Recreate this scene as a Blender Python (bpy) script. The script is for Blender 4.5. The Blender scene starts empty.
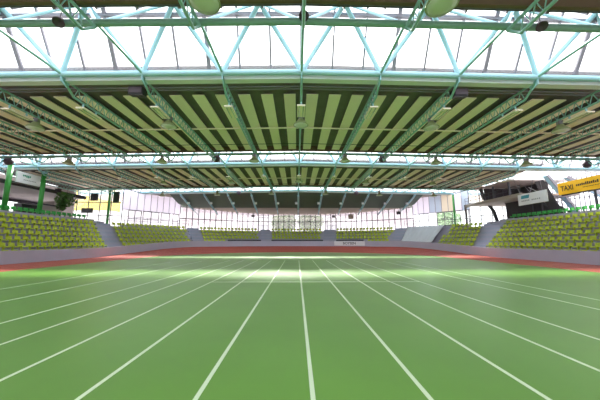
import bpy, math, random
from mathutils import Vector, Matrix
random.seed(7)
S = bpy.context.scene
C = S.collection
rad = math.radians

# ------------------------------------------------------------------ materials
def srgb(r, g, b):
    f = lambda c: (c / 255 / 12.92) if c / 255 <= .04045 else ((c / 255 + .055) / 1.055) ** 2.4
    return (f(r), f(g), f(b), 1)

def mat(name, col, rough=.6, metal=0, noise=0, scale=3.0, detail=3, spec=.5, emit=0):
    m = bpy.data.materials.new(name); m.use_nodes = True
    nt = m.node_tree; b = nt.nodes['Principled BSDF']
    b.inputs['Roughness'].default_value = rough
    b.inputs['Metallic'].default_value = metal
    b.inputs['Specular IOR Level'].default_value = spec
    b.inputs['Base Color'].default_value = col
    if noise:
        tc = nt.nodes.new('ShaderNodeTexCoord'); n = nt.nodes.new('ShaderNodeTexNoise')
        n.inputs['Scale'].default_value = scale; n.inputs['Detail'].default_value = detail
        nt.links.new(tc.outputs['Object'], n.inputs['Vector'])
        mx = nt.nodes.new('ShaderNodeMix'); mx.data_type = 'RGBA'
        mx.inputs[6].default_value = tuple(c * (1 - noise) for c in col[:3]) + (1,)
        mx.inputs[7].default_value = tuple(min(1, c * (1 + noise)) for c in col[:3]) + (1,)
        nt.links.new(n.outputs['Fac'], mx.inputs[0]); nt.links.new(mx.outputs[2], b.inputs['Base Color'])
    return m

def glassy(name, tint, clear, milky, gloss=.04):
    """sheet glazing: partly clear, partly milky (translucent), a little gloss"""
    m = bpy.data.materials.new(name); m.use_nodes = True
    nt = m.node_tree; nt.nodes.clear(); N = nt.nodes.new
    out = N('ShaderNodeOutputMaterial'); t = N('ShaderNodeBsdfTransparent'); tl = N('ShaderNodeBsdfTranslucent')
    g = N('ShaderNodeBsdfGlossy'); g.inputs['Roughness'].default_value = .1
    t.inputs[0].default_value = tint; tl.inputs[0].default_value = tint
    a = N('ShaderNodeMixShader'); a.inputs[0].default_value = milky / (milky + clear)
    nt.links.new(t.outputs[0], a.inputs[1]); nt.links.new(tl.outputs[0], a.inputs[2])
    b = N('ShaderNodeMixShader'); b.inputs[0].default_value = gloss
    nt.links.new(a.outputs[0], b.inputs[1]); nt.links.new(g.outputs[0], b.inputs[2])
    nt.links.new(b.outputs[0], out.inputs[0])
    return m

def panel_mat(name, col, through=.5):
    """translucent wall panel: diffuse + light coming through"""
    m = bpy.data.materials.new(name); m.use_nodes = True
    nt = m.node_tree; nt.nodes.clear(); N = nt.nodes.new
    out = N('ShaderNodeOutputMaterial'); d = N('ShaderNodeBsdfDiffuse'); tl = N('ShaderNodeBsdfTranslucent')
    d.inputs[0].default_value = col; tl.inputs[0].default_value = col
    a = N('ShaderNodeMixShader'); a.inputs[0].default_value = through
    nt.links.new(d.outputs[0], a.inputs[1]); nt.links.new(tl.outputs[0], a.inputs[2]); nt.links.new(a.outputs[0], out.inputs[0])
    return m

M = dict(
    turf=mat('green_sports_floor', srgb(102, 151, 60), .36, noise=.22, scale=.45, detail=7, spec=.3),
    track=mat('red_track', srgb(170, 68, 52), .6, noise=.12, scale=.5, detail=4),
    tline=mat('track_line_paint', srgb(206, 140, 122), .6),
    line=mat('line_paint', srgb(215, 232, 200), .5),
    conc=mat('terrace_concrete', srgb(172, 170, 188), .8, noise=.1, scale=1.2),
    kerb=mat('kerb_concrete', srgb(186, 184, 204), .75, noise=.08, scale=.8),
    step=mat('stair_concrete', srgb(160, 166, 186), .8, noise=.08, scale=1.5),
    lime=mat('lime_plastic', srgb(182, 196, 44), .4),
    leafseat=mat('green_plastic', srgb(52, 160, 64), .4),
    aqua=mat('aqua_paint', srgb(165, 207, 222), .45),
    girder=mat('aqua_paint_green_bounce', srgb(138, 188, 178), .45),  # same aqua paint, with the green floor bounce put into the colour
    frontc=mat('aqua_paint_shaded', srgb(132, 172, 166), .45),  # same aqua paint, with the front tube's shade put into the colour
    slat=mat('acoustic_slat', srgb(254, 238, 222), .8, noise=.04, scale=2),
    deck=mat('roof_deck_dark', srgb(122, 114, 116), .9, noise=.15, scale=1.5),
    gutter=mat('gutter_white', srgb(215, 220, 224), .5),
    brown=mat('brown_timber', srgb(112, 92, 76), .7, noise=.15, scale=3),
    bar=mat('grey_aluminium', srgb(138, 132, 140), .45, .3),
    black=mat('black_casing', srgb(34, 32, 36), .5),
    plum=mat('dark_plum_casing', srgb(78, 62, 76), .5),
    white=mat('white_sheet', srgb(232, 232, 238), .55),
    yellow=mat('yellow_banner', srgb(240, 182, 8), .5),
    ink=mat('black_ink', srgb(30, 26, 26), .6),
    teal=mat('teal_ink', srgb(70, 150, 170), .6),
    greenink=mat('green_ink', srgb(60, 150, 130), .6),
    greyink=mat('grey_ink', srgb(150, 150, 158), .6),
    column=mat('green_paint', srgb(58, 150, 62), .4),
    post=mat('grey_post', srgb(120, 116, 120), .6),
    slope=mat('sloping_soffit', srgb(100, 112, 104), .8, noise=.08, scale=.8),
    soffit=mat('brown_soffit', srgb(170, 158, 150), .8, noise=.08, scale=.8),
    gallery=mat('gallery_grey', srgb(176, 162, 158), .8, noise=.12, scale=.8),
    gallerydark=mat('gallery_dark', srgb(62, 56, 62), .85, noise=.2, scale=1.2),
    lamp=mat('lamp_olive', srgb(150, 158, 118), .5),
    lampglass=mat('lamp_lens', srgb(200, 205, 190), .25),
    board=mat('dark_board', srgb(52, 48, 54), .5),
    tarp=mat('grey_tarpaulin', srgb(190, 194, 200), .7, noise=.05, scale=1.2),
    dark=mat('dark_rail', srgb(66, 66, 74), .6),
    leaf=mat('ivy_leaf', srgb(78, 116, 56), .55, noise=.3, scale=2),
    facade=mat('yellow_facade', srgb(190, 166, 74), .8, noise=.06, scale=.4),
    facadew=mat('white_facade', srgb(232, 226, 230), .8),
    beam=mat('blue_steel', srgb(150, 190, 208), .45),
    ground=mat('outdoor_paving', srgb(225, 223, 218), .9, noise=.1, scale=.5),
    treeleaf=mat('tree_leaf', srgb(150, 178, 136), .7, noise=.3, scale=1),
    bark=mat('tree_bark', srgb(96, 82, 68), .9, noise=.2, scale=3),
    sky=glassy('skylight_glazing', (.97, .98, 1, 1), .85, .15),
    pane=glassy('end_glazing', (.42, .375, .40, 1), .76, .24),
    clear=glassy('clear_glazing', (.96, .97, .97, 1), .92, .08),
    poly=panel_mat('polycarbonate_panel', srgb(236, 231, 242), .65),
    cream=panel_mat('cream_panel', srgb(232, 220, 198), .5),
    blue=panel_mat('blue_grey_panel', srgb(190, 202, 216), .5),
)

# ------------------------------------------------------------------ mesh builder
class MB:
    def __init__(self): self.v = []; self.f = []
    def add(self, vs, fs):
        o = len(self.v); self.v += [tuple(p) for p in vs]; self.f += [tuple(i + o for i in q) for q in fs]; return self
    def box(self, a, b):
        x0, x1 = sorted((a[0], b[0])); y0, y1 = sorted((a[1], b[1])); z0, z1 = sorted((a[2], b[2]))
        vs = [(x0,y0,z0),(x1,y0,z0),(x1,y1,z0),(x0,y1,z0),(x0,y0,z1),(x1,y0,z1),(x1,y1,z1),(x0,y1,z1)]
        return self.add(vs, [(0,3,2,1),(4,5,6,7),(0,1,5,4),(1,2,6,5),(2,3,7,6),(3,0,4,7)])
    def hexa(self, q0, q1):
        """solid between two quads with the same corner order"""
        return self.add(list(q0) + list(q1), [(0,3,2,1),(4,5,6,7),(0,1,5,4),(1,2,6,5),(2,3,7,6),(3,0,4,7)])
    def tube(self, pts, r, n=8):
        pts = [Vector(p) for p in pts]; rings = []
        for i, p in enumerate(pts):
            d = (pts[min(i + 1, len(pts) - 1)] - pts[max(i - 1, 0)]).normalized()
            u = d.cross(Vector((0, 0, 1)) if abs(d.z) < .9 else Vector((1, 0, 0))).normalized(); w = d.cross(u)
            rings.append([p + (u * math.cos(2 * math.pi * k / n) + w * math.sin(2 * math.pi * k / n)) * r for k in range(n)])
        vs = [p for g in rings for p in g]; fs = []
        for i in range(len(pts) - 1):
            for k in range(n): fs.append((i*n+k, i*n+(k+1)%n, (i+1)*n+(k+1)%n, (i+1)*n+k))
        fs += [tuple(range(n)), tuple(reversed(range((len(pts)-1)*n, len(pts)*n)))]
        return self.add(vs, fs)
    def bar(self, a, b, w, h, up=(0, 0, 1)):
        a = Vector(a); b = Vector(b); d = (b - a).normalized(); u = d.cross(Vector(up)).normalized(); t = u.cross(d)
        q = lambda p: [p - u*w/2 - t*h/2, p + u*w/2 - t*h/2, p + u*w/2 + t*h/2, p - u*w/2 + t*h/2]
        return self.hexa(q(a), q(b))
    def lathe(self, prof, n=16, at=(0, 0, 0)):
        vs = [(at[0] + r*math.cos(2*math.pi*k/n), at[1] + r*math.sin(2*math.pi*k/n), at[2] + z) for r, z in prof for k in range(n)]
        fs = [(i*n+k, i*n+(k+1)%n, (i+1)*n+(k+1)%n, (i+1)*n+k) for i in range(len(prof)-1) for k in range(n)]
        fs += [tuple(reversed(range(n))), tuple(range((len(prof)-1)*n, len(prof)*n))]
        return self.add(vs, fs)
    def mesh(self, name, m, smooth=False):
        me = bpy.data.meshes.new(name); me.from_pydata(self.v, [], self.f); me.update()
        me.materials.append(m)
        if smooth: me.polygons.foreach_set('use_smooth', [True] * len(me.polygons))
        return me
    def build(self, name, m, parent=None, smooth=False, loc=None):
        o = bpy.data.objects.new(name, self.mesh(name, m, smooth)); C.objects.link(o)
        if parent: o.parent = parent
        if loc: o.location = loc
        return o

def tag(o, label=None, cat=None, group=None, kind=None):
    if label: o['label'] = label
    if cat: o['category'] = cat
    if group: o['group'] = group
    if kind: o['kind'] = kind
    return o
def empty(name, loc=(0, 0, 0), rz=0):
    o = bpy.data.objects.new(name, None); C.objects.link(o); o.location = loc; o.rotation_euler = (0, 0, rz); return o
def copy_tree(o, parent=None):
    c = o.copy(); C.objects.link(c)
    if parent: c.parent = parent
    for ch in list(o.children): copy_tree(ch, c)
    return c
def structure(mb, name, m, parent=None, smooth=False):
    o = mb.build(name, m, parent, smooth)
    if not parent: o['kind'] = 'structure'
    return o
ORD = ('zeroth first second third fourth fifth sixth seventh eighth ninth tenth eleventh twelfth thirteenth fourteenth fifteenth sixteenth '
       'seventeenth eighteenth nineteenth twentieth twenty-first twenty-second twenty-third twenty-fourth twenty-fifth twenty-sixth twenty-seventh twenty-eighth twenty-ninth thirtieth').split()

# ------------------------------------------------------------------ camera and frame test
F_PX, PITCH, YAW, EYE = 272.0, rad(8.778), -math.atan(3 / 272), 1.5
cd = bpy.data.cameras.new('camera'); cam = bpy.data.objects.new('camera', cd); C.objects.link(cam)
cam.location = (0, 0, EYE); cam.rotation_euler = (math.pi / 2 + PITCH, 0, YAW)
cd.sensor_width = 36; cd.lens = F_PX * 36 / 600; cd.clip_start = .05; cd.clip_end = 600
S.camera = cam
CI = (Matrix.Translation(cam.location) @ cam.rotation_euler.to_matrix().to_4x4()).inverted()
def seen(p, m=12):
    q = CI @ Vector(p)
    if q.z > -.2: return False
    return abs(q.x / -q.z * F_PX) < 300 + m and abs(q.y / -q.z * F_PX) < 200 + m
def depth(p): return -(CI @ Vector(p)).z

# ------------------------------------------------------------------ the bowl: path along the 200 m oval
CY = 26.0
def pos(t, R):
    """t < 0: metres before the bend on the near straight; 0..180: degrees round the bend; > 180: metres back along the other straight"""
    if t < 0: return (-R, CY + t)
    if t > 180: return (R, CY - (t - 180))
    return (-R * math.cos(rad(t)), CY + R * math.sin(rad(t)))
def ts(a, b, step=3):
    out = [a]
    k = max(1, int(abs(min(0, b) - min(0, a)) // 4)) if a < 0 else 0
    if a < 0:
        e = min(b, 0); out = [a + (e - a) * i / k for i in range(k + 1)]
    a1, b1 = max(a, 0), min(b, 180)
    if b1 > a1:
        n = max(1, int(round((b1 - a1) / step))); out += [a1 + (b1 - a1) * i / n for i in range(0 if a >= 0 else 1, n + 1)][(1 if a >= 0 else 0):]
    if b > 180: out += [max(a, 180) + (b - max(a, 180)) * i / 8 for i in range(1, 9)]
    return out
def sweep(mb, tl, prof):
    """closed profile of (R, z) pairs, or of functions of t giving pairs"""
    rings = []
    for t in tl:
        ring = []
        for q in (prof(t) if callable(prof) else prof):
            x, y = pos(t, q[0]); ring.append((x, y, q[1]))
        rings.append(ring)
    n = len(rings[0]); vs = [p for g in rings for p in g]; fs = []
    for i in range(len(rings) - 1):
        for k in range(n): fs.append((i*n+k, (i+1)*n+k, (i+1)*n+(k+1)%n, i*n+(k+1)%n))
    fs += [tuple(range(n)), tuple(reversed(range((len(rings)-1)*n, len(rings)*n)))]
    return mb.add(vs, fs)
def bank(t):
    a = min(max(t, 0), max(180 - t, 0)) if t <= 180 else 0
    u = min(1, a / 44); return .82 * u * u * (3 - 2 * u) if u < 1 else .82
NEAR = -38
ALL = ts(NEAR, 218)
RIN, RKERB = 15.0, 19.6

# floor: green sheet inside the oval
mb = MB(); ring = [pos(t, RIN + .02) for t in ALL]
mb.v = [(x, y, 0) for x, y in ring]; mb.f = [tuple(reversed(range(len(ring))))]
floor = structure(mb, 'floor', M['turf'])
# banked track
mb = MB(); sweep(mb, ALL, lambda t: [(RIN, .004), (RKERB + .05, bank(t) + .004), (RKERB + .05, -.3), (RIN, -.3)])
tr = structure(mb, 'floor_running_track', M['track'])
for R in (RIN + .12, RIN + 1.25, RIN + 2.35, RIN + 3.45):
    mb = MB(); w = .025
    z = lambda R, t: bank(t) * (R - RIN) / (RKERB + .05 - RIN) + .009
    sweep(mb, ALL, lambda t: [(R - w, z(R - w, t)), (R + w, z(R + w, t)), (R + w, z(R + w, t) - .008), (R - w, z(R - w, t) - .008)])
    mb.build('lane_line', M['tline'], tr)
# kerb wall
mb = MB(); sweep(mb, ALL, lambda t: [(RKERB, bank(t) - .02), (RKERB, .90 + bank(t) * .92), (RKERB + .14, .90 + bank(t) * .92), (RKERB + .14, -.3)])
structure(mb, 'wall_kerb', M['kerb'])
# white lines of the sprint straight
LANE = 1.135
for n, y0, y1 in [(k + .14, -6, 23) for k in range(-5, 5)] + [(-6.6, -2, 22), (-8.4, 0, 21), (5.98, -2, 22), (6.95, 0, 22)]:
    mb = MB(); x = n * LANE; mb.box((x - .024, y0, -.01), (x + .024, y1, .004)); mb.build('lane_line', M['line'], floor)
mb = MB(); mb.box((-2.86 * LANE, 10.66, -.01), (4.14 * LANE, 10.72, .0045)); mb.build('cross_line', M['line'], floor)

# ------------------------------------------------------------------ terraces
TREAD, RISE, R0 = .72, .50, 20.1
RK = lambda k: R0 + TREAD * k
TZ = lambda k: .45 + RISE * k + (.2 if k == 7 else 0)
def terrace(a, b, rows, name):
    mb = MB()
    prof = [(RKERB + .14, -.3), (RKERB + .14, TZ(0))]
    for k in range(rows):
        prof += [(RK(k) + TREAD / 2, TZ(k)), (RK(k) + TREAD / 2, TZ(k + 1) if k < rows - 1 else TZ(k))]
    prof = prof[:-1]; prof += [(RK(rows - 1) + TREAD / 2, -.3)]
    sweep(mb, ts(a, b), prof)
    return structure(mb, name, M['conc'])
terrace(-38, 15, 8, 'terrace_left'); terrace(15, 166, 7, 'terrace_end'); terrace(166, 218, 8, 'terrace_right')

# stairs in the aisles: half steps between the rows
AISLES = [((10.1, 14.9), (15.2, 19.2)), ((43.9, 45.0), (47.9, 49.3)), ((73.8, 74.4), (77.9, 78.5)), ((102.4, 101.7), (107.9, 106.4)), ((132.4, 131.3), (137.0, 135.8)), ((166.5, 161.7), (170.2, 167.7))]
WHERE = ['beside the left straight stand', 'beside the left corner stand', 'left of the middle end block', 'right of the middle end block', 'beside the grey covered rows', 'beside the right straight stand']
lerp = lambda a, b, u: a + (b - a) * u
for (a, b), wh in zip(AISLES, WHERE):
    st = tag(empty('aisle_stairs', (*pos((a[0] + b[0]) / 2, R0), 0)), 'grey-blue concrete aisle stairs ' + wh, 'stairs', 'aisle stairs between the seat blocks')
    for k in range(0, 7):
        u = k / 6; t0 = lerp(*a, u); t1 = lerp(*b, u); d = .25 * (t1 - t0) / max(.01, abs(t1 - t0)) * 0
        mb = MB(); Ra = RK(k) + TREAD / 2 - .34; Rb = RK(k) + TREAD / 2 - .002
        sweep(mb, ts(t0 + d, t1 - d, 2), [(Ra, TZ(k) + .002), (Ra, TZ(k) + RISE / 2), (Rb, TZ(k) + RISE / 2), (Rb, TZ(k) + .002)])
        o = mb.build('step', M['step']); o.parent = st; o.matrix_parent_inverse = Matrix.Translation(st.location).inverted()

# ------------------------------------------------------------------ seats
def seat_mb():
    prof = [(-.215, .185), (-.205, .225), (-.06, .208), (.08, .212), (.15, .25), (.18, .37), (.2, .50)]
    nx = [-.215, -.19, 0, .19, .215]; mb = MB(); lift = [.035, .006, 0, .006, .035]
    top = []
    for i, (y, z) in enumerate(prof):
        for j, x in enumerate(nx):
            top.append((x, y - (lift[j] if i >= 4 else 0), z + (lift[j] if 1 <= i <= 3 else 0)))
    bot = [(x, y + (.03 if i >= 4 else 0), z - (.03 if i < 5 else 0)) for i, (x, y, z) in [(k // 5, p) for k, p in enumerate(top)]]
    n = len(top); nr = len(prof); fs = []
    for i in range(nr - 1):
        for j in range(4):
            a = i*5+j; fs += [(a, a+1, a+6, a+5), (n+a+5, n+a+6, n+a+1, n+a)]
    for i in range(nr - 1): fs += [(i*5, i*5+5, n+i*5+5, n+i*5), (i*5+9, i*5+4, n+i*5+4, n+i*5+9)]
    for j in range(4): fs += [(j+1, j, n+j, n+j+1), ((nr-1)*5+j, (nr-1)*5+j+1, n+(nr-1)*5+j+1, n+(nr-1)*5+j)]
    mb.add(top + bot, fs)
    mb.box((-.04, -.02, 0), (.04, .09, .19)); mb.box((-.12, -.06, -.0), (.12, .13, .02))
    return mb
me_lime = seat_mb().mesh('stadium_seat', M['lime'], False); me_green = seat_mb().mesh('stadium_seat_green', M['leafseat'], False)
# block: name, start limits (front row, seventh row), end limits, rows, pitch, seats counted from
BL = [('left straight stand', (-19, -19), (9.7, 14.5), range(0, 7), .645, 'end'), ('left straight stand', (-19, -19), (13.5, 13.5), range(7, 8), .56, 'end'),
      ('left corner stand', (15.5, 19.5), (43.6, 44.7), range(1, 7), .62, 'start'),
      ('left end block', (48.2, 49.6), (73.4, 74.0), range(2, 7), .585, 'start'), ('middle end block', (78.3, 78.9), (102.0, 101.4), range(3, 7), .575, 'start'),
      ('right end block', (108.2, 106.8), (132.1, 131.0), range(2, 7), .585, 'start'), ('right corner stand', (150.8, 150.8), (166.2, 161.4), range(1, 7), .62, 'end'),
      ('right straight stand', (170.6, 168.0), (199, 199), range(0, 7), .645, 'start'), ('right straight stand', (168.6, 168.6), (199, 199), range(7, 8), .56, 'start')]
m_of = lambda t, R: t if t < 0 else (rad(t) * R if t <= 180 else math.pi * R + (t - 180))
def t_of(m, R):
    if m < 0: return m
    if m <= math.pi * R: return math.degrees(m / R)
    return 180 + m - math.pi * R
seats = []
for nm, a, b, rows, pitch, frm in BL:
    for k in rows:
        u = min(1, k / 6); R = RK(k); m0 = m_of(lerp(a[0], b[0], 0) if 0 else lerp(*a, u), R); m1 = m_of(lerp(*b, u), R)
        cnt = int((m1 - m0) / pitch); j0 = 0; row_no = 0
        for j in range(cnt):
            m = (m0 + pitch * (j + .5)) if frm == 'start' else (m1 - pitch * (j + .5))
            t = t_of(m, R); x, y = pos(t, R - .02)
            if k == 2 and nm == 'left end block' and t > 58: continue
            if k == 2 and nm == 'right end block' and t < 121: continue
            th = rad(90 - min(max(t, 0), 180)); p = (x, y, TZ(k))
            if seen((x, y, TZ(k) + .5), 220): seats.append((depth(p) + (0 if seen((x, y, TZ(k) + .5), 4) else 1000), p, th, nm, k, j + 1, k == 7))
seats.sort(key=lambda s: s[0])
first = {}
for s in seats[:300]: first.setdefault(s[3], s[4]); first[s[3]] = min(first[s[3]], s[4])
for d, p, th, nm, k, j, green in seats[:300]:
    o = bpy.data.objects.new('stadium_seat', me_green if green else me_lime); C.objects.link(o); o.location = p; o.rotation_euler.z = th
    row = 'top row' if k == 7 else ORD[k + 1 - (0 if 'straight' in nm else 1 if 'corner' in nm else 3 if 'middle' in nm else 2)] + ' row up'
    tag(o, ('green' if green else 'lime') + ' plastic seat, ' + nm + ', ' + row + ', ' + ORD[j] + ' from its aisle stairs', 'seat', 'stadium seats of the ' + nm)
big = MB(); src = seat_mb(); bigg = MB()
for d, p, th, nm, k, j, green in seats[300:]:
    mt = Matrix.Translation(p) @ Matrix.Rotation(th, 4, 'Z'); (bigg if green else big).add([mt @ Vector(v) for v in src.v], src.f)
nb = len(big.f); big.add(bigg.v, bigg.f); bo = big.build('stadium_seat', M['lime']); bo.data.materials.append(M['leafseat'])
for q in list(bo.data.polygons)[nb:]: q.material_index = 1
tag(bo, 'rows of small lime seats around the far bend of the hall', 'seats', None, 'stuff')

# grey sheet over the rows of the right corner block
mb = MB(); L0, L1 = (137.4, 136.2), (149.9, 149.4); nn = 40; g = []
for k in range(0, 14):
    kk = 1 + k * 5.0 / 13; u = min(1, kk / 6)
    for i in range(nn + 1):
        t = lerp(lerp(*L0, u), lerp(*L1, u), i / nn); w = .05 * math.sin(i * 1.6) + .025 * math.sin(i * 3.7 + k)
        x, y = pos(t, RK(0) + TREAD * kk - .28); g.append((x, y, TZ(0) + RISE * kk + .42 + w))
fs = [(k*(nn+1)+i, k*(nn+1)+i+1, (k+1)*(nn+1)+i+1, (k+1)*(nn+1)+i) for k in range(13) for i in range(nn)]
mb.add(g, fs); tp = mb.build('seat_cover_sheet', M['tarp'], None, True)
md = tp.modifiers.new('thick', 'SOLIDIFY'); md.thickness = .03
tag(tp, 'pale grey tarpaulin stretched over the seat rows of the bend between two lime blocks', 'cover')

# dark strips along the end blocks stand in for the front row's shade
for a, b, wh in ((58.5, 73.4, 'under the end block between the corner stand and the middle block'), (78.2, 102.1, 'under the middle end block'), (108.1, 120.5, 'under the end block above the lettered white sign')):
    mb = MB(); sweep(mb, ts(a, b), [(21.1, TZ(1) + .5), (21.1, TZ(2) + .42), (21.14, TZ(2) + .42), (21.14, TZ(1) + .5)])
    tag(mb.build('shade_strip', M['dark']), 'dark grey front board ' + wh, 'board', 'front boards of the end blocks')
# the lettered sheet on the kerb
def text(body, size, m, parent, mtx, name='lettering', sx=1.0, bold=0):
    cu = bpy.data.curves.new(name, 'FONT'); cu.body = body; cu.size = size; cu.extrude = .004; cu.offset = bold; cu.align_x = 'CENTER'; cu.align_y = 'CENTER'
    o = bpy.data.objects.new('tmp', cu); C.objects.link(o); bpy.context.view_layer.update()
    me = bpy.data.meshes.new_from_object(o.evaluated_get(bpy.context.evaluated_depsgraph_get())); bpy.data.objects.remove(o)
    me.transform(mtx @ Matrix.Diagonal((sx, 1, 1, 1))); me.materials.clear(); me.materials.append(m)
    q = bpy.data.objects.new(name, me); C.objects.link(q); q.parent = parent; return q
mb = MB(); sweep(mb, ts(108.0, 122.4, 1.2), [(RKERB - .03, .93), (RKERB - .03, 1.63), (RKERB - .005, 1.63), (RKERB - .005, .93)])
sg = tag(mb.build('kerb_banner', M['white']), 'white banner with dark lettering fixed to the kerb below the end block', 'banner')
tm = 115.2; cx, cy = pos(tm, RKERB - .06)
text('BOYSEN', .56, M['ink'], sg, Matrix.Translation((cx, cy, 1.28)) @ Matrix.Rotation(rad(90 - tm), 4, 'Z') @ Matrix.Rotation(rad(90), 4, 'X'), sx=1.0, bold=.006)

# ------------------------------------------------------------------ roof
XR, HR, BAY = .2, 9.0, 3.57
def zr(x): return -.018 * abs(x - XR)
DT = [-2.9, 11.27, 25.5, 39.6]
SKY_W, RIDGE_DY, RIDGE_Z, CH_Z = 2.85, 1.3, 2.45, 9.1
XS = 31.8
ODN = ['truss behind', 'nearest', 'second', 'farthest']
def chordpts(y, z, X): return [(x, y, z + zr(x)) for x in (-X, -X / 2, XR, X / 2, X)]
def truss(i):
    D = DT[i]; Xh = 17.9 if i == 1 else 31.5; n0 = 5 if i == 1 else 8
    r = tag(empty('roof_truss', (XR, D, CH_Z)), f'{ODN[i]} aqua tube truss carrying a skylight across the hall', 'truss', 'roof trusses')
    inv = Matrix.Translation(r.location).inverted()
    def part(mb, name, m):
        o = mb.build(name, m, r, True); o.matrix_parent_inverse = inv; return o
    part(MB().tube(chordpts(D, CH_Z, Xh), .125, 12), 'bottom_chord', M['aqua'])
    part(MB().tube(chordpts(D - SKY_W, CH_Z, Xh), .125, 12), 'front_chord', M['frontc'])
    part(MB().tube(chordpts(D - RIDGE_DY, CH_Z + RIDGE_Z - .15, Xh), .11, 10), 'top_chord', M['aqua'])
    for n in range(-n0, n0 + 1):
        x = XR + n * BAY; b = (x, D, CH_Z + zr(x)); fr = (x, D - SKY_W, CH_Z + zr(x))
        part(MB().tube([fr, b], .06), 'tie_rod', M['girder'])
        for s in (-.5, .5):
            xt = x + s * BAY
            if abs(xt) > Xh: continue
            tp = (xt, D - RIDGE_DY, CH_Z + RIDGE_Z - .15 + zr(xt))
            part(MB().tube([b, tp], .105), 'diagonal', M['aqua'])
            part(MB().tube([fr, tp], .06), 'front_diagonal', M['aqua'])
    return r
def strip(mb, y0, z0, y1, z1, th=.05, X=XS, XP=None):
    for xa, xb in ((-X, XR), (XR, XP or X)):
        q = lambda x: [(x, y0, z0 + zr(x)), (x, y1, z1 + zr(x)), (x, y1, z1 + zr(x) + th), (x, y0, z0 + zr(x) + th)]
        mb.hexa(q(xa), q(xb))
    return mb
def sheet(mb, y0, z0, y1, z1, X=XS):
    for xa, xb in ((-X, XR), (XR, X)):
        mb.add([(xa, y0, z0 + zr(xa)), (xb, y0, z0 + zr(xb)), (xb, y1, z1 + zr(xb)), (xa, y1, z1 + zr(xa))], [(0, 1, 2, 3)])
    return mb
def skylight(i):
    D = DT[i]
    yb, zb_, yt, zt = D + .22, CH_Z + .05, D - RIDGE_DY + .1, CH_Z + RIDGE_Z + .1
    yf, zf = D - SKY_W - .35, CH_Z + .35
    mb = MB(); sheet(mb, yb, zb_, yt, zt); w = structure(mb, f'window_{i}', M['sky'])
    mb = MB(); sheet(mb, yf, zf, yt - .2, zt); mb.build('front_pane', M['sky'], w)
    mb = MB(); j = 0
    sp = 1.395
    for j in range(-22, 23):
        x = XR + j * sp
        thick = j % 3 == 0; wd = .17 if thick else .085
        mb.bar((x, yb - .06, zb_ + zr(x)), (x, yt - .06, zt + zr(x)), wd, .09, up=(0, 1, .5))
        mb.bar((x, yf + .06, zf + zr(x) - .05), (x, yt - .2, zt + zr(x) - .1), wd * .7, .07, up=(0, -1, .5))
    for s in (.8,):
        strip(mb, lerp(yb, yt, s) - .12, lerp(zb_, zt, s) - .06, lerp(yb, yt, s) + .02, lerp(zb_, zt, s) - .06, .14)
    mb.build('glazing_frame', M['bar'], w)
    mb = MB(); strip(mb, yt - .25, zt - .16, yt + .1, zt - .16, .3); mb.build('ridge_beam', M['bar'], w)
for i in (1, 2, 3): truss(i)
for i in (1, 2, 3): skylight(i)
EDGE = .95   # roof sheet stops this far before a front chord
for i, D in enumerate(DT):
    if i < 3:
        D1 = DT[i + 1] - SKY_W
        mb = MB(); strip(mb, D + .25, 9.42, D1 - .3, 9.42, .22, XP=24.4 if i == 2 else None); structure(mb, f'ceiling_bay_{i + 1}', M['deck'])
        mb = MB(); strip(mb, D1 - EDGE, 9.0, D1 - EDGE + .12, 9.0, .42); structure(mb, f'trim_{i + 11}', M['brown'])
        mb = MB(); strip(mb, D1 - .42, 9.42, D1 - .3, 9.42, .12); structure(mb, f'trim_{i + 14}', M['bar'])
    if i > 0:
        mb = MB(); strip(mb, D + .16, 8.88, D + .5, 8.88, .23); structure(mb, f'trim_{i}', M['gutter'])
# upper side closures and rear opening stay open behind the camera

# girders along the hall
def girder_mesh(D, D1):
    """aqua lattice girder in local coordinates, x = 0, y from 0; top at z = 0"""
    L = D1 - D; top = MB().tube([(0, .05, 0), (0, L, 0)], .055, 8); bot = MB().tube([(0, .1, -.06), (0, .75, -.52), (0, L - .5, -.52), (0, L - .05, -.05)], .055, 8)
    web = MB(); n = int((L - 1.2) / .42); y0 = .75
    for k in range(n):
        a = y0 + k * (L - 1.25) / n; b = y0 + (k + 1) * (L - 1.25) / n; m = (a + b) / 2
        web.tube([(0, a, -.52), (0, m, 0)], .02, 5); web.tube([(0, m, 0), (0, b, -.52)], .02, 5)
    gus = MB().hexa([(-.02, -.05, .05), (-.02, .5, .02), (-.02, .32, -.3), (-.02, -.02, -.16)], [(.02, -.05, .05), (.02, .5, .02), (.02, .32, -.3), (.02, -.02, -.16)])
    return top, bot, web, gus
GN = {0: 3, 1: 7, 2: 8}
side = lambda n: 'on the centre line' if n == 0 else ORD[abs(n)] + (' left' if n < 0 else ' right') + ' of centre'
BAYN = ['overhead bay', 'first full roof bay', 'second full roof bay']
for i in range(3):
    ga = DT[i] if i else DT[i] + 1; D1 = DT[i + 1] - SKY_W
    root = empty('lattice_girder'); ms = girder_mesh(ga, D1)
    for mb, nm, m in zip(ms, ('top_chord', 'bottom_chord', 'web', 'gusset'), (M['girder'], M['girder'], M['girder'], M['aqua'])):
        mb.build(nm, m, root, nm != 'gusset')
    for j, n in enumerate(range(-GN[i], (6 if i == 2 else GN[i]) + 1)):
        o = root if j == 0 else copy_tree(root)
        x = XR + n * BAY; o.location = (x, ga, 8.94 + zr(x))
        tag(o, f'aqua lattice girder {side(n)} in the {BAYN[i]}', 'girder', f'lattice girders of the {BAYN[i]}')
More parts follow.
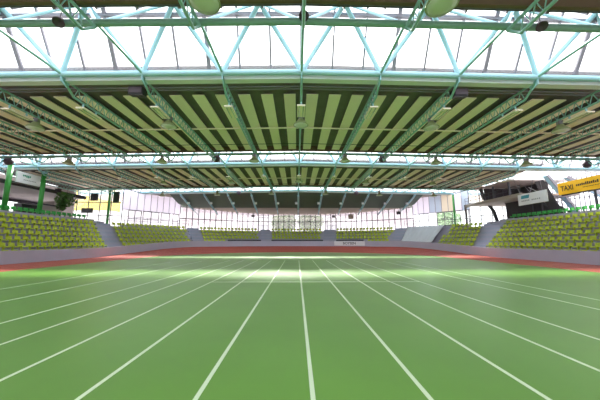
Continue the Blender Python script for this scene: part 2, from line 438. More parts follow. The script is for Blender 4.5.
# slats
for i in (1, 2):
    y0 = DT[i] + 1.95; y1 = DT[i + 1] - SKY_W - EDGE - .02; w = .62
    me = MB().box((-w / 2, 0, 0), (w / 2, y1 - y0, .05)).mesh('ceiling_slat', M['slat'])
    for j in range(-25, 25):
        x = XR + (j + .5) * BAY / 3
        if abs(x) > 30.4 or (i == 2 and x > 24) or not (seen((x, y1, 9.1), 6) or seen((x, y0, 9.1), 6)): continue
        o = bpy.data.objects.new('ceiling_slat', me); C.objects.link(o); o.location = (x, y0, 9.13 + zr(x)); o.rotation_euler.y = math.copysign(.018, x - XR)
        num = (j if j >= 0 else -j - 1) + 1
        tag(o, f'pale green ceiling slat {ORD[num]} {"right" if j >= 0 else "left"} of centre, {BAYN[i]}', 'ceiling slat', f'ceiling slats of the {BAYN[i]}')
    # cross pipes under the slats
    for y, r, m, z, lab in ((DT[i] + 5.8, .055, M['slat'], 8.98, 'thick pale green cross pipe'), (DT[i] + 8.4, .02, M['dark'], 8.86, 'thin dark cable')):
        tag(MB().tube(chordpts(y, z, 29 if i == 1 else 24.2), r, 8).build('cross_pipe', m, None, True), f'{lab} under the slats of the {BAYN[i]}', 'pipe')
    for y, z in ((DT[i] + 1.25, 9.16), (DT[i] + 1.55, 9.2)):
        tag(MB().tube(chordpts(y, z, 29), .035, 8).build('service_pipe', M['bar'], None, True), f'grey service pipe {"nearer to" if y < DT[i] + 1.4 else "just past"} the gutter of the {BAYN[i]}', 'pipe')

# ------------------------------------------------------------------ lamps, luminaires, loudspeakers under the roof
def dome_lamp():
    r = empty('dome_lamp')
    MB().lathe([(.03, .55), (.03, .30), (.12, .28), (.20, .16), (.40, -.06), (.41, -.10), (.38, -.10)], 20).build('shade', M['lamp'], r, True)
    MB().lathe([(.375, -.085), (.36, -.12), (.2, -.16), (.01, -.17)], 20).build('lens', M['lampglass'], r, True)
    MB().box((-.14, -.10, .26), (.14, .10, .46)).build('gear_box', M['bar'], r)
    MB().tube([(0, 0, .46), (0, 0, .60)], .022, 6).build('hanger', M['post'], r)
    return r
lp = dome_lamp(); used = False
spots = [(0, 6.2, n) for n in (-.73, 1.0)] + [(1, DT[1] + 2.75, n) for n in (-4, -2, 0, 2, 4)] + [(1, DT[2] - SKY_W - 2.1, n) for n in (-7, -5, -3, -1, 1, 3, 5, 7)] + \
        [(2, DT[2] + 2.75, n) for n in (-4, -2, 0, 2, 4)] + [(2, DT[3] - SKY_W - 1.4, n) for n in (-5, -3, -1, 1, 3, 5)]
for b, y, n in spots:
    x = XR + n * BAY
    if not seen((x, y, 8.0), 14): continue
    o = lp if not used else copy_tree(lp); used = True
    o.location = (x, y, (7.88 if b else 7.78) + zr(x)); o.rotation_euler.z = .3 * n
    fr = 'near' if y - DT[b] < 6 else 'far'
    wh = side(n) if b else ('left of centre' if n < 0 else 'right of centre')
    tag(o, f'olive dome lamp, {fr} end of the girder {wh}, {BAYN[b]}', 'lamp', 'dome lamps under the girders')
def luminaire():
    r = empty('louvre_luminaire')
    MB().box((-.2, 0, 0), (.2, 1.25, .07)).build('housing', M['slat'], r)
    for x in (-.1, .1): MB().tube([(x, .06, -.012), (x, 1.19, -.012)], .026, 8).build('tube_lamp', M['lampglass'], r, True)
    for y in (.2, 1.05): MB().box((-.03, y - .03, .06), (.03, y + .03, .32)).build('bracket', M['aqua'], r)
    return r
lm = luminaire(); used = False
for b in (1, 2):
    for n in range(-7, 7 if b == 2 else 8):
        x = XR + n * BAY; y = DT[b] + 1.15
        if not seen((x, y + .6, 8), 8): continue
        o = lm if not used else copy_tree(lm); used = True
        o.location = (x - .0, y, 8.08 + zr(x)); tag(o, f'flat louvred light panel hung below the girder {side(n)}, {BAYN[b]}', 'luminaire', f'louvred light panels of the {BAYN[b]}')
def horn():
    r = empty('horn_loudspeaker'); th = Matrix.Rotation(rad(-32), 4, 'X')
    b = MB().lathe([(.07, .34), (.10, .32), (.10, .14), (.08, .10), (.12, .02), (.20, -.10), (.24, -.13), (.225, -.13), (.10, 0)], 20); b.v = [tuple(th @ Vector(v)) for v in b.v]; b.build('horn', M['plum'], r, True)
    MB().tube([(0, .12, .3), (0, .12, .62)], .02, 6).build('bracket', M['black'], r)
    return r
hn = horn()
for k, (x, y, z, wh) in enumerate(((-7.95, 8.15, 8.78, 'left of centre'), (.22, 8.15, 9.1, 'on the centre line'), (8.3, 8.15, 8.78, 'right of centre'))):
    o = hn if k == 0 else copy_tree(hn); o.location = (x, y, z); o.scale = (.72, .72, .72); o.rotation_euler.z = (.5, 0, -.5)[k]
    tag(o, f'dark horn loudspeaker on the front tube of the nearest skylight, {wh}', 'loudspeaker', 'horn loudspeakers')
def spk():
    r = empty('loudspeaker_box')
    MB().hexa([(-.33, -.16, -.2), (.33, -.16, -.2), (.33, .2, -.14), (-.33, .2, -.14)], [(-.33, -.2, .2), (.33, -.2, .2), (.33, .2, .2), (-.33, .2, .2)]).build('cabinet', M['black'], r)
    MB().box((-.29, -.215, -.13), (.29, -.195, .15)).build('grille', M['plum'], r)
    for x in (-.25, .25): MB().tube([(x, .05, .2), (x, .05, .36)], .015, 6).build('bracket', M['post'], r)
    return r
sp = spk()
for k, (x, wh) in enumerate(((-7.55, 'left'), (7.75, 'right'))):
    o = sp if k == 0 else copy_tree(sp); o.location = (x, DT[1] + .75, 8.5); tag(o, f'black loudspeaker box under the nearest gutter, {wh} of centre', 'loudspeaker', 'loudspeaker boxes')
def ball():
    r = empty('ball_loudspeaker')
    n = 8; MB().lathe([(max(.01, .33 * math.sin(math.pi * k / n)), .33 * math.cos(math.pi * k / n)) for k in range(n, -1, -1)], 16).build('housing', M['plum'], r, True)
    MB().tube([(0, 0, .32), (0, 0, .62)], .025, 6).build('stem', M['post'], r)
    return r
bl = ball()
for k, (x, i, z, wh) in enumerate(((-24.6, 2, 8.3, 'far left'), (-6.95, 2, 8.62, 'left of centre'), (7.4, 2, 8.62, 'right of centre'), (25.3, 2, 8.2, 'far right'), (-8.5, 3, 8.6, 'left of centre'), (8.7, 3, 8.6, 'right of centre'))):
    o = bl if k == 0 else copy_tree(bl); o.location = (x, DT[i] - SKY_W + .05 if i == 2 else DT[i] - .45, z); tag(o, f'dark ball loudspeaker hung on the {ODN[i]} truss, {wh}', 'loudspeaker', 'ball loudspeakers')

# ------------------------------------------------------------------ sloping end roof with struts
Y0, Z0, Y1, Z1, Y2, Z2 = DT[3] + .95, 8.95, 46.0, 7.25, 53.4, 6.8
def poly_slab(outline, zf, th, name, m):
    lo = [(x, y, zf(x, y)) for x, y in outline]; up = [(x, y, zf(x, y) + th) for x, y in outline]; n = len(outline)
    mb = MB(); mb.add(lo + up, [tuple(reversed(range(n))), tuple(range(n, 2 * n))] + [(i, (i + 1) % n, n + (i + 1) % n, n + i) for i in range(n)])
    return structure(mb, name, m)
XE = 19.45
poly_slab([(-XE, Y0), (XE, Y0), (XE, Y1), (-XE, Y1)], lambda x, y: lerp(Z0, Z1, (y - Y0) / (Y1 - Y0)), .25, 'ceiling_slope', M['slope'])
poly_slab([(-19.2, Y1), (19.2, Y1), (12.2, 50.6), (4.8, Y2), (-4.8, Y2), (-12.2, 50.6)], lambda x, y: lerp(Z1, Z2, (y - Y1) / (Y2 - Y1)), .25, 'ceiling_soffit', M['soffit'])
for s, nm in ((-1, 'left'), (1, 'right')):
    poly_slab([(s * 19.5, Y0 - .6), (s * 31.8, Y0 - .6), (s * 31.8, 47), (s * 19.5, 47)][::s], lambda x, y: 9.0 + zr(x), .2, f'ceiling_corner_{nm}', M['soffit'])
    mb = MB(); x = s * 19.48
    mb.hexa([(x - .04, Y0, Z0), (x + .04, Y0, Z0), (x + .04, Y0, 9.1), (x - .04, Y0, 9.1)], [(x - .04, Y1, Z1), (x + .04, Y1, Z1), (x + .04, Y1, 9.1), (x - .04, Y1, 9.1)])
    structure(mb, f'trim_{20 + s}', M['slope'])
def strut():
    r = empty('roof_strut'); k = (Z1 - Z0) / (Y1 - Y0); f = lambda y: Z0 + k * (y - Y0) - .3
    MB().tube([(0, DT[3] + .1, 9.0), (0, Y0 + .4, f(Y0 + .4))], .1, 8).build('head', M['aqua'], r, True)
    MB().tube([(0, Y0 + .4, f(Y0 + .4)), (0, Y1 - .2, f(Y1 - .2))], .16, 8).build('rafter', M['aqua'], r, True)
    MB().tube([(0, Y1 - .2, f(Y1 - .2)), (0, Y1 + 2.3, 6.35)], .1, 8).build('foot', M['aqua'], r, True)
    MB().tube([(0, Y1 - .2, f(Y1 - .2)), (.0, Y1 + 1.5, 7.05)], .05, 8).build('foot_brace', M['aqua'], r, True)
    return r
def flood():
    r = empty('floodlight'); MB().hexa([(-.2, -.1, -.17), (.2, -.1, -.17), (.2, .12, -.1), (-.2, .12, -.1)], [(-.2, -.12, .17), (.2, -.12, .17), (.2, .1, .1), (-.2, .1, .1)]).build('body', M['white'], r)
    MB().box((-.22, -.02, .0), (.22, .02, .3)).build('yoke', M['post'], r)
    return r
sr = strut(); fl = flood()
for j, n in enumerate(range(-5, 6)):
    x = XR + n * BAY; o = sr if j == 0 else copy_tree(sr); o.location = (x, 0, 0)
    tag(o, f'aqua bent strut under the dark end slope, {side(n)}', 'strut', 'struts under the end slope')
    q = fl if j == 0 else copy_tree(fl); q.location = (x - math.copysign(.3, n), 43.3, 7.62); tag(q, f'small white floodlight on the end slope strut {side(n)}', 'floodlight', 'floodlights of the end slope')

# ------------------------------------------------------------------ end and corner walls
P = [(-33, 36.9), (-24.3, 37.8), (-19.3, 44.9), (-12.0, 50.3), (-4.6, 52.7), (4.6, 52.7), (12.0, 50.3), (19.3, 44.9), (24.3, 37.8), (33, 36.9)]
def along(a, b, u, z): return (lerp(a[0], b[0], u), lerp(a[1], b[1], u), z)
def quad(a, b, u0, u1, z0, z1): return MB().add([along(a, b, u0, z0), along(a, b, u1, z0), along(a, b, u1, z1), along(a, b, u0, z1)], [(0, 1, 2, 3)])
def frames(a, b, us, z0, z1, zs, w, m, parent, nm='window_frame', d=.08):
    mb = MB(); dx, dy = b[0] - a[0], b[1] - a[1]; L = math.hypot(dx, dy); nrm = (dy / L, -dx / L, 0)
    for u in us: mb.bar(along(a, b, u, z0), along(a, b, u, z1), w, d, up=nrm)
    for z in zs: mb.bar(along(a, b, us[0], z), along(a, b, us[-1], z), w, d, up=nrm)
    return mb.build(nm, m, parent)
wi = 4
for i in (2, 3, 4, 5, 6):   # the end glazing, full height
    a, b = P[i], P[i + 1]; L = math.hypot(b[0] - a[0], b[1] - a[1]); n = max(2, round(L / .98))
    if i in (2, 6):
        # half sheet panels beside the corner, half glass
        pass
    o = structure(quad(a, b, 0, 1, 3.2, 7.4), f'window_{wi}', M['pane']); wi += 1
    frames(a, b, [k / n for k in range(n + 1)], 3.2, 7.4, [5.35], .13, M['bar'], o)
    mb = quad(a, b, 0, 1, -.3, 3.2); structure(mb, f'wall_end_{i - 1}', M['conc'])
# corner facets: windows below, panels above
def facet(a, b, z_roof, mats, wins, nm, gl='clear'):
    global wi
    n = len(mats)
    w = structure(quad(a, b, 0, 1, 6.0, z_roof), f'wall_{nm}', mats[0])
    for k in range(n):
        if k: pass
    for k in range(n):
        dx, dy = b[0] - a[0], b[1] - a[1]; L = math.hypot(dx, dy); off = (dy / L * .03, -dx / L * .03)
        mb = quad(a, b, k / n + .004, (k + 1) / n - .004, 6.02, z_roof - .02); mb.v = [(x + off[0], y + off[1], z) for x, y, z in mb.v]
        mb.build('wall_panel', mats[k], w)
    frames(a, b, [k / n for k in range(n + 1)], 6.0, z_roof, [6.02], .05, M['bar'], w, 'panel_joint')
    mb = quad(a, b, 0, 1, -.3, 3.9); structure(mb, f'wall_{nm}_base', M['conc'])
    for u0, u1, d in wins:
        o = structure(quad(a, b, u0, u1, 3.9, 6.0), f'window_{wi}', M[gl]); wi += 1
        frames(a, b, [u0 + (u1 - u0) * k / d for k in range(d + 1)], 3.9, 6.0, [3.95, 4.8, 5.96], .09, M['post'], o)
    us = [0] + [x for q in wins for x in q[:2]] + [1]
    for k in range(0, len(us), 2):
        if us[k + 1] - us[k] > .01: structure(quad(a, b, us[k], us[k + 1], 3.9, 6.0), f'wall_{nm}_pier_{k}', M['poly'])
facet(P[1], P[2], 8.95, [M['poly']] * 9, [(.10, .30, 2), (.33, .60, 2), (.64, .80, 1), (.86, .97, 1)], 'corner_left', 'pane')
facet(P[7], P[8], 8.95, [M['poly'], M['poly'], M['poly'], M['blue'], M['blue'], M['cream'], M['cream'], M['poly'], M['blue']], [(.04, .30, 3), (.46, .98, 4)], 'corner_right')
# outer front walls of the two wings
for s, nm, (a, b) in ((-1, 'left', (P[0], P[1])), (1, 'right', (P[8], P[9]))):
    structure(quad(a, b, 0, 1, -.3, 3.4), f'wall_{nm}_wing', M['conc'])
    o = structure(quad(a, b, 0, 1, 3.4, 9.2), f'window_{wi}', M['clear']); wi += 1
    frames(a, b, [k / 6 for k in range(7)], 3.4, 9.1, [5.1, 6.9], .09, M['dark'] if s < 0 else M['post'], o)
# side walls: solid below, glazed above
for s, nm in ((-1, 'left'), (1, 'right')):
    X = 33 * s; a, b = (X, 36.9), (X, -12)
    if s > 0: a, b = b, a
    structure(quad(a, b, 0, 1, -.3, 4.4), f'wall_{nm}', M['conc'])
    if s > 0:
        structure(quad(a, (X, 24), 0, 1, 4.4, 9.4), 'wall_right_light_block', M['gallery']); a = (X, 24)  # unseen upper glazing closed off to shade the right side
    o = structure(quad(a, b, 0, 1, 4.4, 9.4), f'window_{wi}', M['clear']); wi += 1
    frames(a, b, [k / 24 for k in range(25)], 4.4, 9.4, [6.6], .1, M['bar'], o)
for s, nm in ((-1, 'left'), (1, 'right')):
    structure(MB().box((s * 25.52, -11.9, 3.9), (s * 32.9, 36.4, 4.14)), f'floor_promenade_{nm}', M['conc'])
structure(MB().box((-32.7, 8, 6.1), (-32.4, 36.6, 8.9)), 'wall_gallery_left', M['gallery'])
structure(MB().box((-32.4, 36.35, 3.95), (-29.9, 36.6, 8.9)), 'wall_wing_left', M['gallery'])
# screen added outside the end glazing to dim the sky above an arch
mb = MB(); vs = []
for k in range(33):
    x = -24 + 48 * k / 32; z = 4.2 + 2.9 * max(0, 1 - (x / 25) ** 2) ** 1.0
    vs += [(x, 57, z), (x, 57, 9.6), (x, 57.3, 9.6), (x, 57.3, z)]
fs = []
for k in range(32):
    for q in range(4): fs.append((4*k+q, 4*k+(q+1)%4, 4*k+4+(q+1)%4, 4*k+4+q))
mb.add(vs, fs + [(0, 1, 2, 3), (131, 130, 129, 128)])
cn = tag(empty('arched_sky_screen', (0, 57, -.32)), 'pale arched canopy outside, behind the upper panes of the end glazing', 'canopy'); inv0 = Matrix.Translation(cn.location).inverted()
o = mb.build('screen_sheet', M['facadew'], cn); o.matrix_parent_inverse = inv0
for x in (-23.5, -12, 12, 23.5): o = MB().tube([(x, 57.15, -.32), (x, 57.15, 6.0)], .12).build('post', M['bar'], cn); o.matrix_parent_inverse = inv0
# bright doors at the head of the end aisles
for k, t in enumerate((76.0, 104.6)):
    x, y = pos(t, 26.1); th = rad(90 - t)
    d = empty(f'door_{k + 1}', (x, y, 3.47), th); d['kind'] = 'structure'
    MB().box((-.86, -.02, 0), (.86, .02, 2.5)).build('door_pane', M['clear'], d)
    f = MB(); [f.box((q - .05, -.05, 0), (q + .05, .05, 2.55)) for q in (-.9, 0, .9)]; f.box((-.9, -.05, 2.5), (.9, .05, 2.6)); f.box((-.9, -.04, 1.0), (.9, .04, 1.06)); f.build('door_frame', M['bar'], d)

structure(MB().box((-33, -12.3, -.3), (33, -12, 3.5)), 'wall_rear', M['conc'])
o = structure(quad((33, -12.1), (-33, -12.1), 0, 1, 3.5, 9.6), f'window_{wi}', M['pane']); wi += 1
frames((33, -12.1), (-33, -12.1), [k / 30 for k in range(31)], 3.5, 9.6, [6.5], .1, M['bar'], o)
# rails behind the corner stands
for a, b, wh in ((17, 46, 'left corner stand'), (134, 163, 'right corner stand')):
    r = tag(empty('guard_rail', (*pos((a + b) / 2, 25.3), 0)), f'thin grey guard rail behind the {wh}', 'railing', 'guard rails behind the corner stands'); inv = Matrix.Translation(r.location).inverted()
    for z in (4.35, 4.85):
        o = MB().tube([(*pos(t, 25.05), z) for t in ts(a, b, 3)], .03, 6).build('handrail', M['bar'], r); o.matrix_parent_inverse = inv
    for q in range(9):
        t = lerp(a, b, q / 8); o = MB().tube([(*pos(t, 24.6), 3.44), (*pos(t, 25.05), 3.5), (*pos(t, 25.05), 4.87)][1:], .03, 6).build('post', M['bar'], r); o.matrix_parent_inverse = inv

# small black boxes and a hatch on the end glazing
for x, y, z, w, h, wh in ((-8.25, 50.9, 6.3, .55, .35, 'left of the middle bays'), (6.9, 51.3, 6.3, .55, .35, 'right of the middle bays'), (17.3, 45.9, 6.4, .7, .5, 'near the grey covered rows')):
    r = tag(empty('monitor_loudspeaker', (x, y, z), rad(18 if x < 0 else -18)), f'small black loudspeaker at the top of the end glazing, {wh}', 'loudspeaker', 'small loudspeakers on the end glazing')
    MB().box((-w / 2, -.18, -h / 2), (w / 2, .18, h / 2)).build('cabinet', M['black'], r); MB().box((-.04, -.03, h / 2), (.04, .03, h / 2 + .25)).build('bracket', M['post'], r)
r = tag(empty('air_hatch', (10.1, 50.75, 6.2), rad(-18)), 'beige square vent hatch set in the end glazing', 'vent')
MB().box((-.5, -.08, -.45), (.5, .08, .45)).build('frame', M['gutter'], r); MB().box((-.42, -.1, -.37), (.42, -.07, .37)).build('grille', M['soffit'], r)

# ------------------------------------------------------------------ columns
def column(x, y, z0, z1, r, lab, m=M['column']):
    o = tag(empty('roof_column', (x, y, z0)), lab, 'column', 'green roof columns')
    MB().lathe([(r, 0), (r, z1 - z0)], 16).build('shaft', m, o, True); MB().box((-r * 1.5, -r * 1.5, 0), (r * 1.5, r * 1.5, .05)).build('base_plate', m, o)
    MB().lathe([(r * .6, z1 - z0), (r * 1.3, z1 - z0 + .12), (r * 1.3, z1 - z0 + .25)], 12).build('head', M['aqua'], o)
column(-25.75, 27.3, 4.14, 8.35, .2, 'bright green column beside the plant, behind the top row of green seats')
column(-25.8, 24.05, 4.14, 8.35, .2, 'bright green column on the near side of the white gallery banner')
column(22.75, 38.9, 0, 8.25, .13, 'slim green column in front of the cream wall panels')
column(-25.2, 36.4, 0, 8.4, .16, 'green column before the window showing the yellow building')

# ------------------------------------------------------------------ left gallery, banner, boards, plant
g = tag(empty('spectator_gallery', (-29, 24, 5)), 'raised grey gallery behind the green seats, with a dark beam and windows below', 'gallery'); inv = Matrix.Translation(g.location).inverted()
def gp(mb, nm, m, root=None, iv=None):
    o = mb.build(nm, m, root or g); o.matrix_parent_inverse = iv or inv; return o
gp(MB().hexa([(-26.1, 14, 6.75), (-26.1, 14, 7.0), (-32.35, 14, 6.6), (-32.35, 14, 6.35)], [(-26.1, 33.5, 6.75), (-26.1, 33.5, 7.0), (-32.35, 33.5, 6.6), (-32.35, 33.5, 6.35)]), 'floor_slab', M['gallery'])
gp(MB().box((-26.3, 14, 6.7), (-26.05, 33.5, 7.05)), 'edge_beam', M['gallerydark'])
gp(MB().box((-32.3, 14, 6.0), (-32.0, 36.2, 6.3)), 'cross_beam', M['gallerydark'])
for y in (16.5, 19.5, 22.5, 25.4, 28.4, 31.2): gp(MB().box((-31.9, y - .12, 4.14), (-31.65, y + .12, 6.0)), 'post', M['gallerydark'])
gp(MB().tube([(-26.15, 14, 8.0), (-26.15, 33.5, 8.0)], .04), 'rail', M['post'])
for y in (18, 21, 27.6, 30.8): gp(MB().tube([(-26.15, y, 7.0), (-26.15, y, 8.0)], .03), 'rail_post', M['post'])
#gp(MB().hexa([(-27.5, 29.5, 7.0), (-27.5, 36.4, 7.4), (-27.3, 36.4, 7.4), (-27.3, 29.5, 7.0)], [(-31.5, 29.5, 8.4), (-31.5, 36.4, 8.5), (-31.3, 36.4, 8.6), (-31.3, 29.5, 8.5)]), 'end_soffit', M['gallery'])
for x, y, w, h, m, lab in ((-27.6, 27.9, 1.9, 1.1, 'black', 'black counter behind the green seats beside the bright green column'), (-27.5, 30.2, 2.6, 1.25, 'soffit', 'long beige counter behind the green seats under the plant')):
    q = tag(empty('counter', (x, y, 4.14)), lab, 'counter'); MB().box((-.4, -w / 2, 0), (.4, w / 2, h)).build('body', M[m], q); MB().box((-.46, -w / 2 - .05, h), (.46, w / 2 + .05, h + .06)).build('worktop', M['post'], q)
def side_banner(name, X, y0, y1, z0, z1, m, lab, facing, cat='banner'):
    """banner hanging in a plane of constant x; facing = +1 looks to +x"""
    r = tag(empty(name, (X, (y0 + y1) / 2, z0)), lab, cat)
    MB().box((-.06, -(y1 - y0) / 2, 0), (.06, (y1 - y0) / 2, z1 - z0)).build('sheet', m, r); return r
def facing_mtx(f, dy, z, off=.075):
    # text x axis runs to +y for f=+1 (seen from +x), to -y for f=-1
    return Matrix.Translation((f * off, dy, z)) @ Matrix.Rotation(rad(90) * f, 4, 'Z') @ Matrix.Rotation(rad(90), 4, 'X')
r = side_banner('hanging_banner', -25.75, 24.6, 26.9, 6.95, 8.0, M['white'], 'white banner with a green mark on the gallery edge between two green columns', 1)
mb = MB(); [mb.box((.061, y, .62 + .05 * math.sin(y * 9)), (.075, y + .12, .80)) for y in (-.62, -.46, -.30, -.14, .02)]; mb.build('logo', M['greenink'], r)
mb = MB(); [mb.box((.061, -.5 + .16 * k, .30), (.07, -.5 + .16 * k + .1, .38)) for k in range(8)]; mb.build('small_lettering', M['greyink'], r)
MB().box((-.3, -1.27, -.08), (-.06, 1.27, .0)).build('back_rail', M['post'], r)
# dark display boards and the plant by the left window
for x, y, z, w, h, lab in ((-27.1, 36.2, 7.45, 1.0, 1.0, 'dark square board hung high in the window beside the plant'), (-27.7, 36.0, 5.6, 1.5, .65, 'low wide dark board in front of the white wall outside'), (-24.65, 36.9, 7.55, .8, 1.5, 'tall dark board beside the white corner panels')):
    r = tag(empty('display_board', (x, y, z)), lab, 'board', 'dark display boards at the side window')
    MB().box((-w / 2, -.05, -h / 2), (w / 2, .05, h / 2)).build('panel', M['board'], r); MB().box((-w / 2 + .06, -.065, -h / 2 + .06), (w / 2 - .06, -.045, h / 2 - .06)).build('face', M['black'], r)
    for q in (-.35, .35): MB().tube([(q * w, 0, h / 2), (q * w, 0, 8.8 - z)], .012, 5).build('hanger', M['post'], r)
def leaf_cloud(n, rx, ry, rz, size, seed):
    rnd = random.Random(seed); mb = MB()
    for _ in range(n):
        while 1:
            p = Vector((rnd.uniform(-1, 1), rnd.uniform(-1, 1), rnd.uniform(-1, 1)))
            if p.length < 1: break
        p = p * (.55 + .45 * p.length) ; p = Vector((p.x * rx, p.y * ry, p.z * rz)); s = size * rnd.uniform(.6, 1.3)
        q = Matrix.Rotation(rnd.uniform(0, 6.28), 3, 'Z') @ Matrix.Rotation(rnd.uniform(-1, 1), 3, 'X') @ Matrix.Rotation(rnd.uniform(-1, 1), 3, 'Y')
        mb.add([p + q @ Vector(v) for v in ((-.5*s, 0, 0), (0, -.3*s, .04*s), (.5*s, 0, 0), (0, .3*s, .04*s))], [(0, 1, 2, 3)])
    return mb
pl = tag(empty('hanging_plant', (-25.3, 29.7, 6.1)), 'bushy dark green plant hanging from the gallery end before the window', 'plant')
leaf_cloud(560, .68, 1.25, .85, .3, 3).build('foliage', M['leaf'], pl); o = leaf_cloud(300, .4, .5, .6, .24, 4).build('foliage', M['leaf'], pl); o.location = (-.1, -.35, -.75)
MB().tube([(0, 0, 0), (-.3, .1, .7), (-1.1, .2, 1.15)], .04, 6).build('stem', M['bark'], pl)
MB().lathe([(.22, -.05), (.3, .3), (.32, .3)], 14, (-1.15, .2, .9)).build('pot', M['plum'], pl, True)

# ------------------------------------------------------------------ right gallery, banners, braces
rg = tag(empty('press_gallery', (26, 31, 4)), 'dark raised press gallery behind the white banner with a long pale floor edge', 'gallery'); riv = Matrix.Translation(rg.location).inverted()
rp = lambda mb, nm, m: gp(mb, nm, m, rg, riv)
rp(MB().box((23.3, 27.6, 6.3), (29.5, 37.0, 6.5)), 'floor_slab', M['gallery'])
rp(MB().box((23.2, 27.6, 6.2), (23.42, 37.2, 6.56)), 'edge_beam', M['soffit'])
rp(MB().box((29.3, 31.0, 4.14), (29.5, 36.2, 8.55)), 'back_wall', M['gallerydark'])
rp(MB().box((26.2, 28.6, 4.14), (26.4, 33.6, 6.3)), 'lower_wall', M['gallerydark'])
rp(MB().box((24.9, 35.2, 6.5), (29.4, 35.4, 8.5)), 'end_wall', M['gallerydark'])
rp(MB().box((24.4, 30.5, 8.55), (31.6, 36.4, 8.67)), 'roof_panel', M['gallery'])
rp(MB().tube([(24.6, 35.5, 8.5), (24.9, 35.7, 7.6), (25.4, 35.8, 6.8), (26.3, 35.9, 5.6), (26.7, 35.9, 4.0)], .22, 8), 'arched_rib', M['dark'])
rp(MB().box((23.2, 37.0, -.3), (23.42, 37.2, 6.56)), 'end_post', M['post'])
rp(MB().tube([(23.3, 27.6, 7.4), (23.3, 37.1, 7.4)], .03), 'rail', M['dark'])
rp(MB().tube([(23.3, 27.6, 7.0), (23.3, 37.1, 7.0)], .025), 'rail', M['dark'])
for k in range(9): rp(MB().tube([(23.3, 27.7 + k * 1.17, 6.5), (23.3, 27.7 + k * 1.17, 7.4)], .025), 'rail_post', M['dark'])
for y in (31.2, 33.8): rp(MB().box((24.9, y - .08, 6.5), (25.06, y + .08, 8.5)), 'mullion', M['dark'])
# stairs up to it
stt = tag(empty('gallery_stairs', (25.2, 26, 4)), 'dark steel stairs climbing to the press gallery beside the white banner', 'stairs'); siv = Matrix.Translation(stt.location).inverted()
sp_ = lambda mb, nm, m: gp(mb, nm, m, stt, siv)
for x in (25.75, 26.75):
    sp_(MB().bar((x, 25.6, 4.0), (x, 29.4, 6.5), .06, .26), 'stringer', M['dark'])
    sp_(MB().tube([(x, 25.6, 5.0), (x, 29.4, 7.5)], .03), 'handrail', M['post'])
    for y, z in ((25.7, 4.0), (29.2, 6.3)): sp_(MB().box((x - .05, y - .05, 4.14), (x + .05, y + .05, z)), 'leg', M['dark'])
    for k in range(4): sp_(MB().tube([(x, 25.8 + k * 1.15, 4.1 + k * .757), (x, 25.8 + k * 1.15, 5.1 + k * .757)], .022), 'baluster', M['post'])
for k in range(11): sp_(MB().box((25.75, 25.7 + k * .345, 4.08 + k * .227), (26.75, 25.98 + k * .345, 4.12 + k * .227)), 'step', M['gallery'])
sp_(MB().hexa([(25.6, 26.9, 4.16), (25.6, 25.7, 4.16), (25.6, 27.4, 7.9), (25.6, 28.4, 7.9)], [(25.68, 26.9, 4.16), (25.68, 25.7, 4.16), (25.68, 27.4, 7.9), (25.68, 28.4, 7.9)]), 'side_screen', M['gallerydark'])
# white banner
r = side_banner('hanging_banner', 23.0, 24.4, 27.65, 5.2, 6.3, M['white'], 'white banner with a blue block hanging in front of the press gallery', -1)
MB().hexa([(-.075, 1.25, .62), (-.061, 1.25, .62), (-.061, 1.15, .95), (-.075, 1.15, .95)], [(-.075, .3, .62), (-.061, .3, .62), (-.061, .2, .95), (-.075, .2, .95)]).build('logo', M['teal'], r)
mb = MB(); [mb.box((-.07, 1.2 - .2 * k, .34), (-.061, 1.2 - .2 * k - .13, .46)) for k in range(11) if k != 5]; mb.build('small_lettering', M['greyink'], r)
for y0, y1 in ((1.3, 2.0), (.1, 1.6), (.1, -.6), (-1.2, -1.0)): MB().tube([(0, y0, 1.1), (0, y1, 3.0)], .016, 5).build('cable', M['bar'], r)
# yellow banner
r = side_banner('hanging_banner', 27.0, 19.0, 27.3, 6.25, 7.45, M['yellow'], 'yellow banner with black lettering hung above the end of the stand', -1)
text('TAXI', .72, M['ink'], r, facing_mtx(-1, 3.2, .55), bold=.008, sx=.8)
mb = MB(); rnd = random.Random(2)
for y, n, z in ((2.3, 12, .66), (-.1, 9, .58)):
    for k in range(n): mb.box((-.07, y - .17 * k, z - .09), (-.061, y - .17 * k - .12, z + rnd.choice((.09, .13, .17))))
mb.build('small_lettering', M['ink'], r)
mb = MB(); [mb.box((-.07, 1.7 - .13 * k, .34), (-.061, 1.7 - .13 * k - .08, .40)) for k in range(22)]; mb.build('fine_lettering', M['ink'], r)
MB().box((.06, 4.0, -.1), (.16, 4.2, 1.25)).build('end_batten', M['white'], r)
MB().box((.07, -4.1, -.12), (.2, 4.0, .02)).build('lower_rail', M['dark'], r)
MB().tube([(.14, .9, -2.2), (.14, .9, 0)], .09, 8).build('support_post', M['dark'], r)
for y0, y1 in ((4.0, 4.3), (0.6, 1.4), (-3, -2.6)): MB().tube([(0, y0, 1.2), (0, y1, 1.95)], .02, 5).build('cable', M['bar'], r)
for a, b, w, lab in (((26.7, 28.2, 8.6), (31.0, 29.4, 4.4), .5, 'thick blue-grey sloping brace beside the dark gallery stairs'), ((28.2, 27.6, 8.3), (32.4, 27.9, 6.2), .35, 'blue-grey sloping brace above the yellow banner')):
    r = tag(empty('sloping_brace', b), lab, 'brace'); o = MB().bar(a, b, w, .28).build('web', M['beam'], r); o.matrix_parent_inverse = Matrix.Translation(b).inverted()
    for s in (-1, 1):
        q = Vector((0, s * w / 2, 0)); o = MB().bar(Vector(a) + q, Vector(b) + q, .06, .36).build('flange', M['bar'], r); o.matrix_parent_inverse = Matrix.Translation(b).inverted()

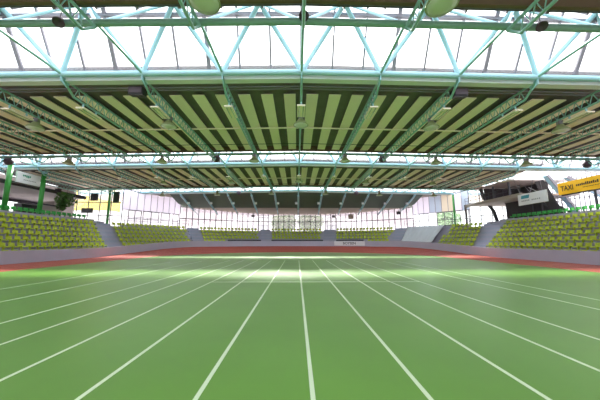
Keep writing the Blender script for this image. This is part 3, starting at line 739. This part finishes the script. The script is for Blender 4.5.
# ------------------------------------------------------------------ outside
MB().box((-160, -90, -.6), (160, 190, -.32)).build('ground_outside', M['ground'])['kind'] = 'structure'
bd = tag(empty('yellow_building', (-39, 50, -.32)), 'yellow and white building seen outside through the window behind the boards', 'building')
MB().box((-2.2, 0, 0), (4.6, 3, 7.5)).build('ground_storey', M['facadew'], bd); MB().box((-2.2, .1, 7.5), (4.6, 3, 13)).build('upper_storey', M['facade'], bd); MB().box((-2.5, -.3, 13), (4.9, 3.3, 13.3)).build('roof', M['bar'], bd)
for x in (-1.4, .8, 3.0):
    w = MB().box((x, .0, 9.6), (x + 1.3, .12, 11.2)).build('window', M['gutter'], bd); MB().box((x + .1, -.02, 9.7), (x + 1.2, .02, 11.1)).build('window_pane', M['board'], w)
for k, (x, y, h, s) in enumerate(((-3.4, 70, 9, 3.2), (3.6, 74, 10, 3.6), (34, 62, 9, 3.5))):
    t = tag(empty('tree', (x, y, -.32)), ('pale green tree outside, behind the middle of the end glazing', 'taller pale green tree outside, just right of the middle glazing', 'green tree outside the right wing window')[k], 'tree', 'trees outside')
    MB().tube([(0, 0, 0), (.1, 0, h * .5), (0, .1, h * .75)], .22, 8).build('trunk', M['bark'], t, True); o = leaf_cloud(2600, s, s, s * .95, .7, 20 + k).build('crown', M['treeleaf'], t); o.location = (0, 0, h * .75)

# ------------------------------------------------------------------ light
w = bpy.data.worlds.new('overcast_sky'); S.world = w; w.use_nodes = True
bg = w.node_tree.nodes['Background']; bg.inputs[0].default_value = (.93, .97, 1, 1); bg.inputs[1].default_value = 1.0
sd = bpy.data.lights.new('hazy_sun', 'SUN'); sd.energy = 4.2; sd.angle = rad(7); sd.color = (1, .95, .88)
so = bpy.data.objects.new('hazy_sun', sd); C.objects.link(so)
az, el = rad(2.5), rad(41); so.rotation_euler = Vector((math.sin(az) * math.cos(el), -math.cos(az) * math.cos(el), -math.sin(el))).to_track_quat('-Z', 'Y').to_euler(); so.location = (0, 60, 60)
S.view_settings.view_transform = 'Standard'; S.view_settings.look = 'None'; S.view_settings.gamma = 1; S.view_settings.use_curve_mapping = False
S.view_settings.exposure = 1.85
S.cycles.max_bounces = 10; S.cycles.diffuse_bounces = 6; S.cycles.transparent_max_bounces = 12; S.cycles.sample_clamp_indirect = 6
S.cycles.use_denoising = True
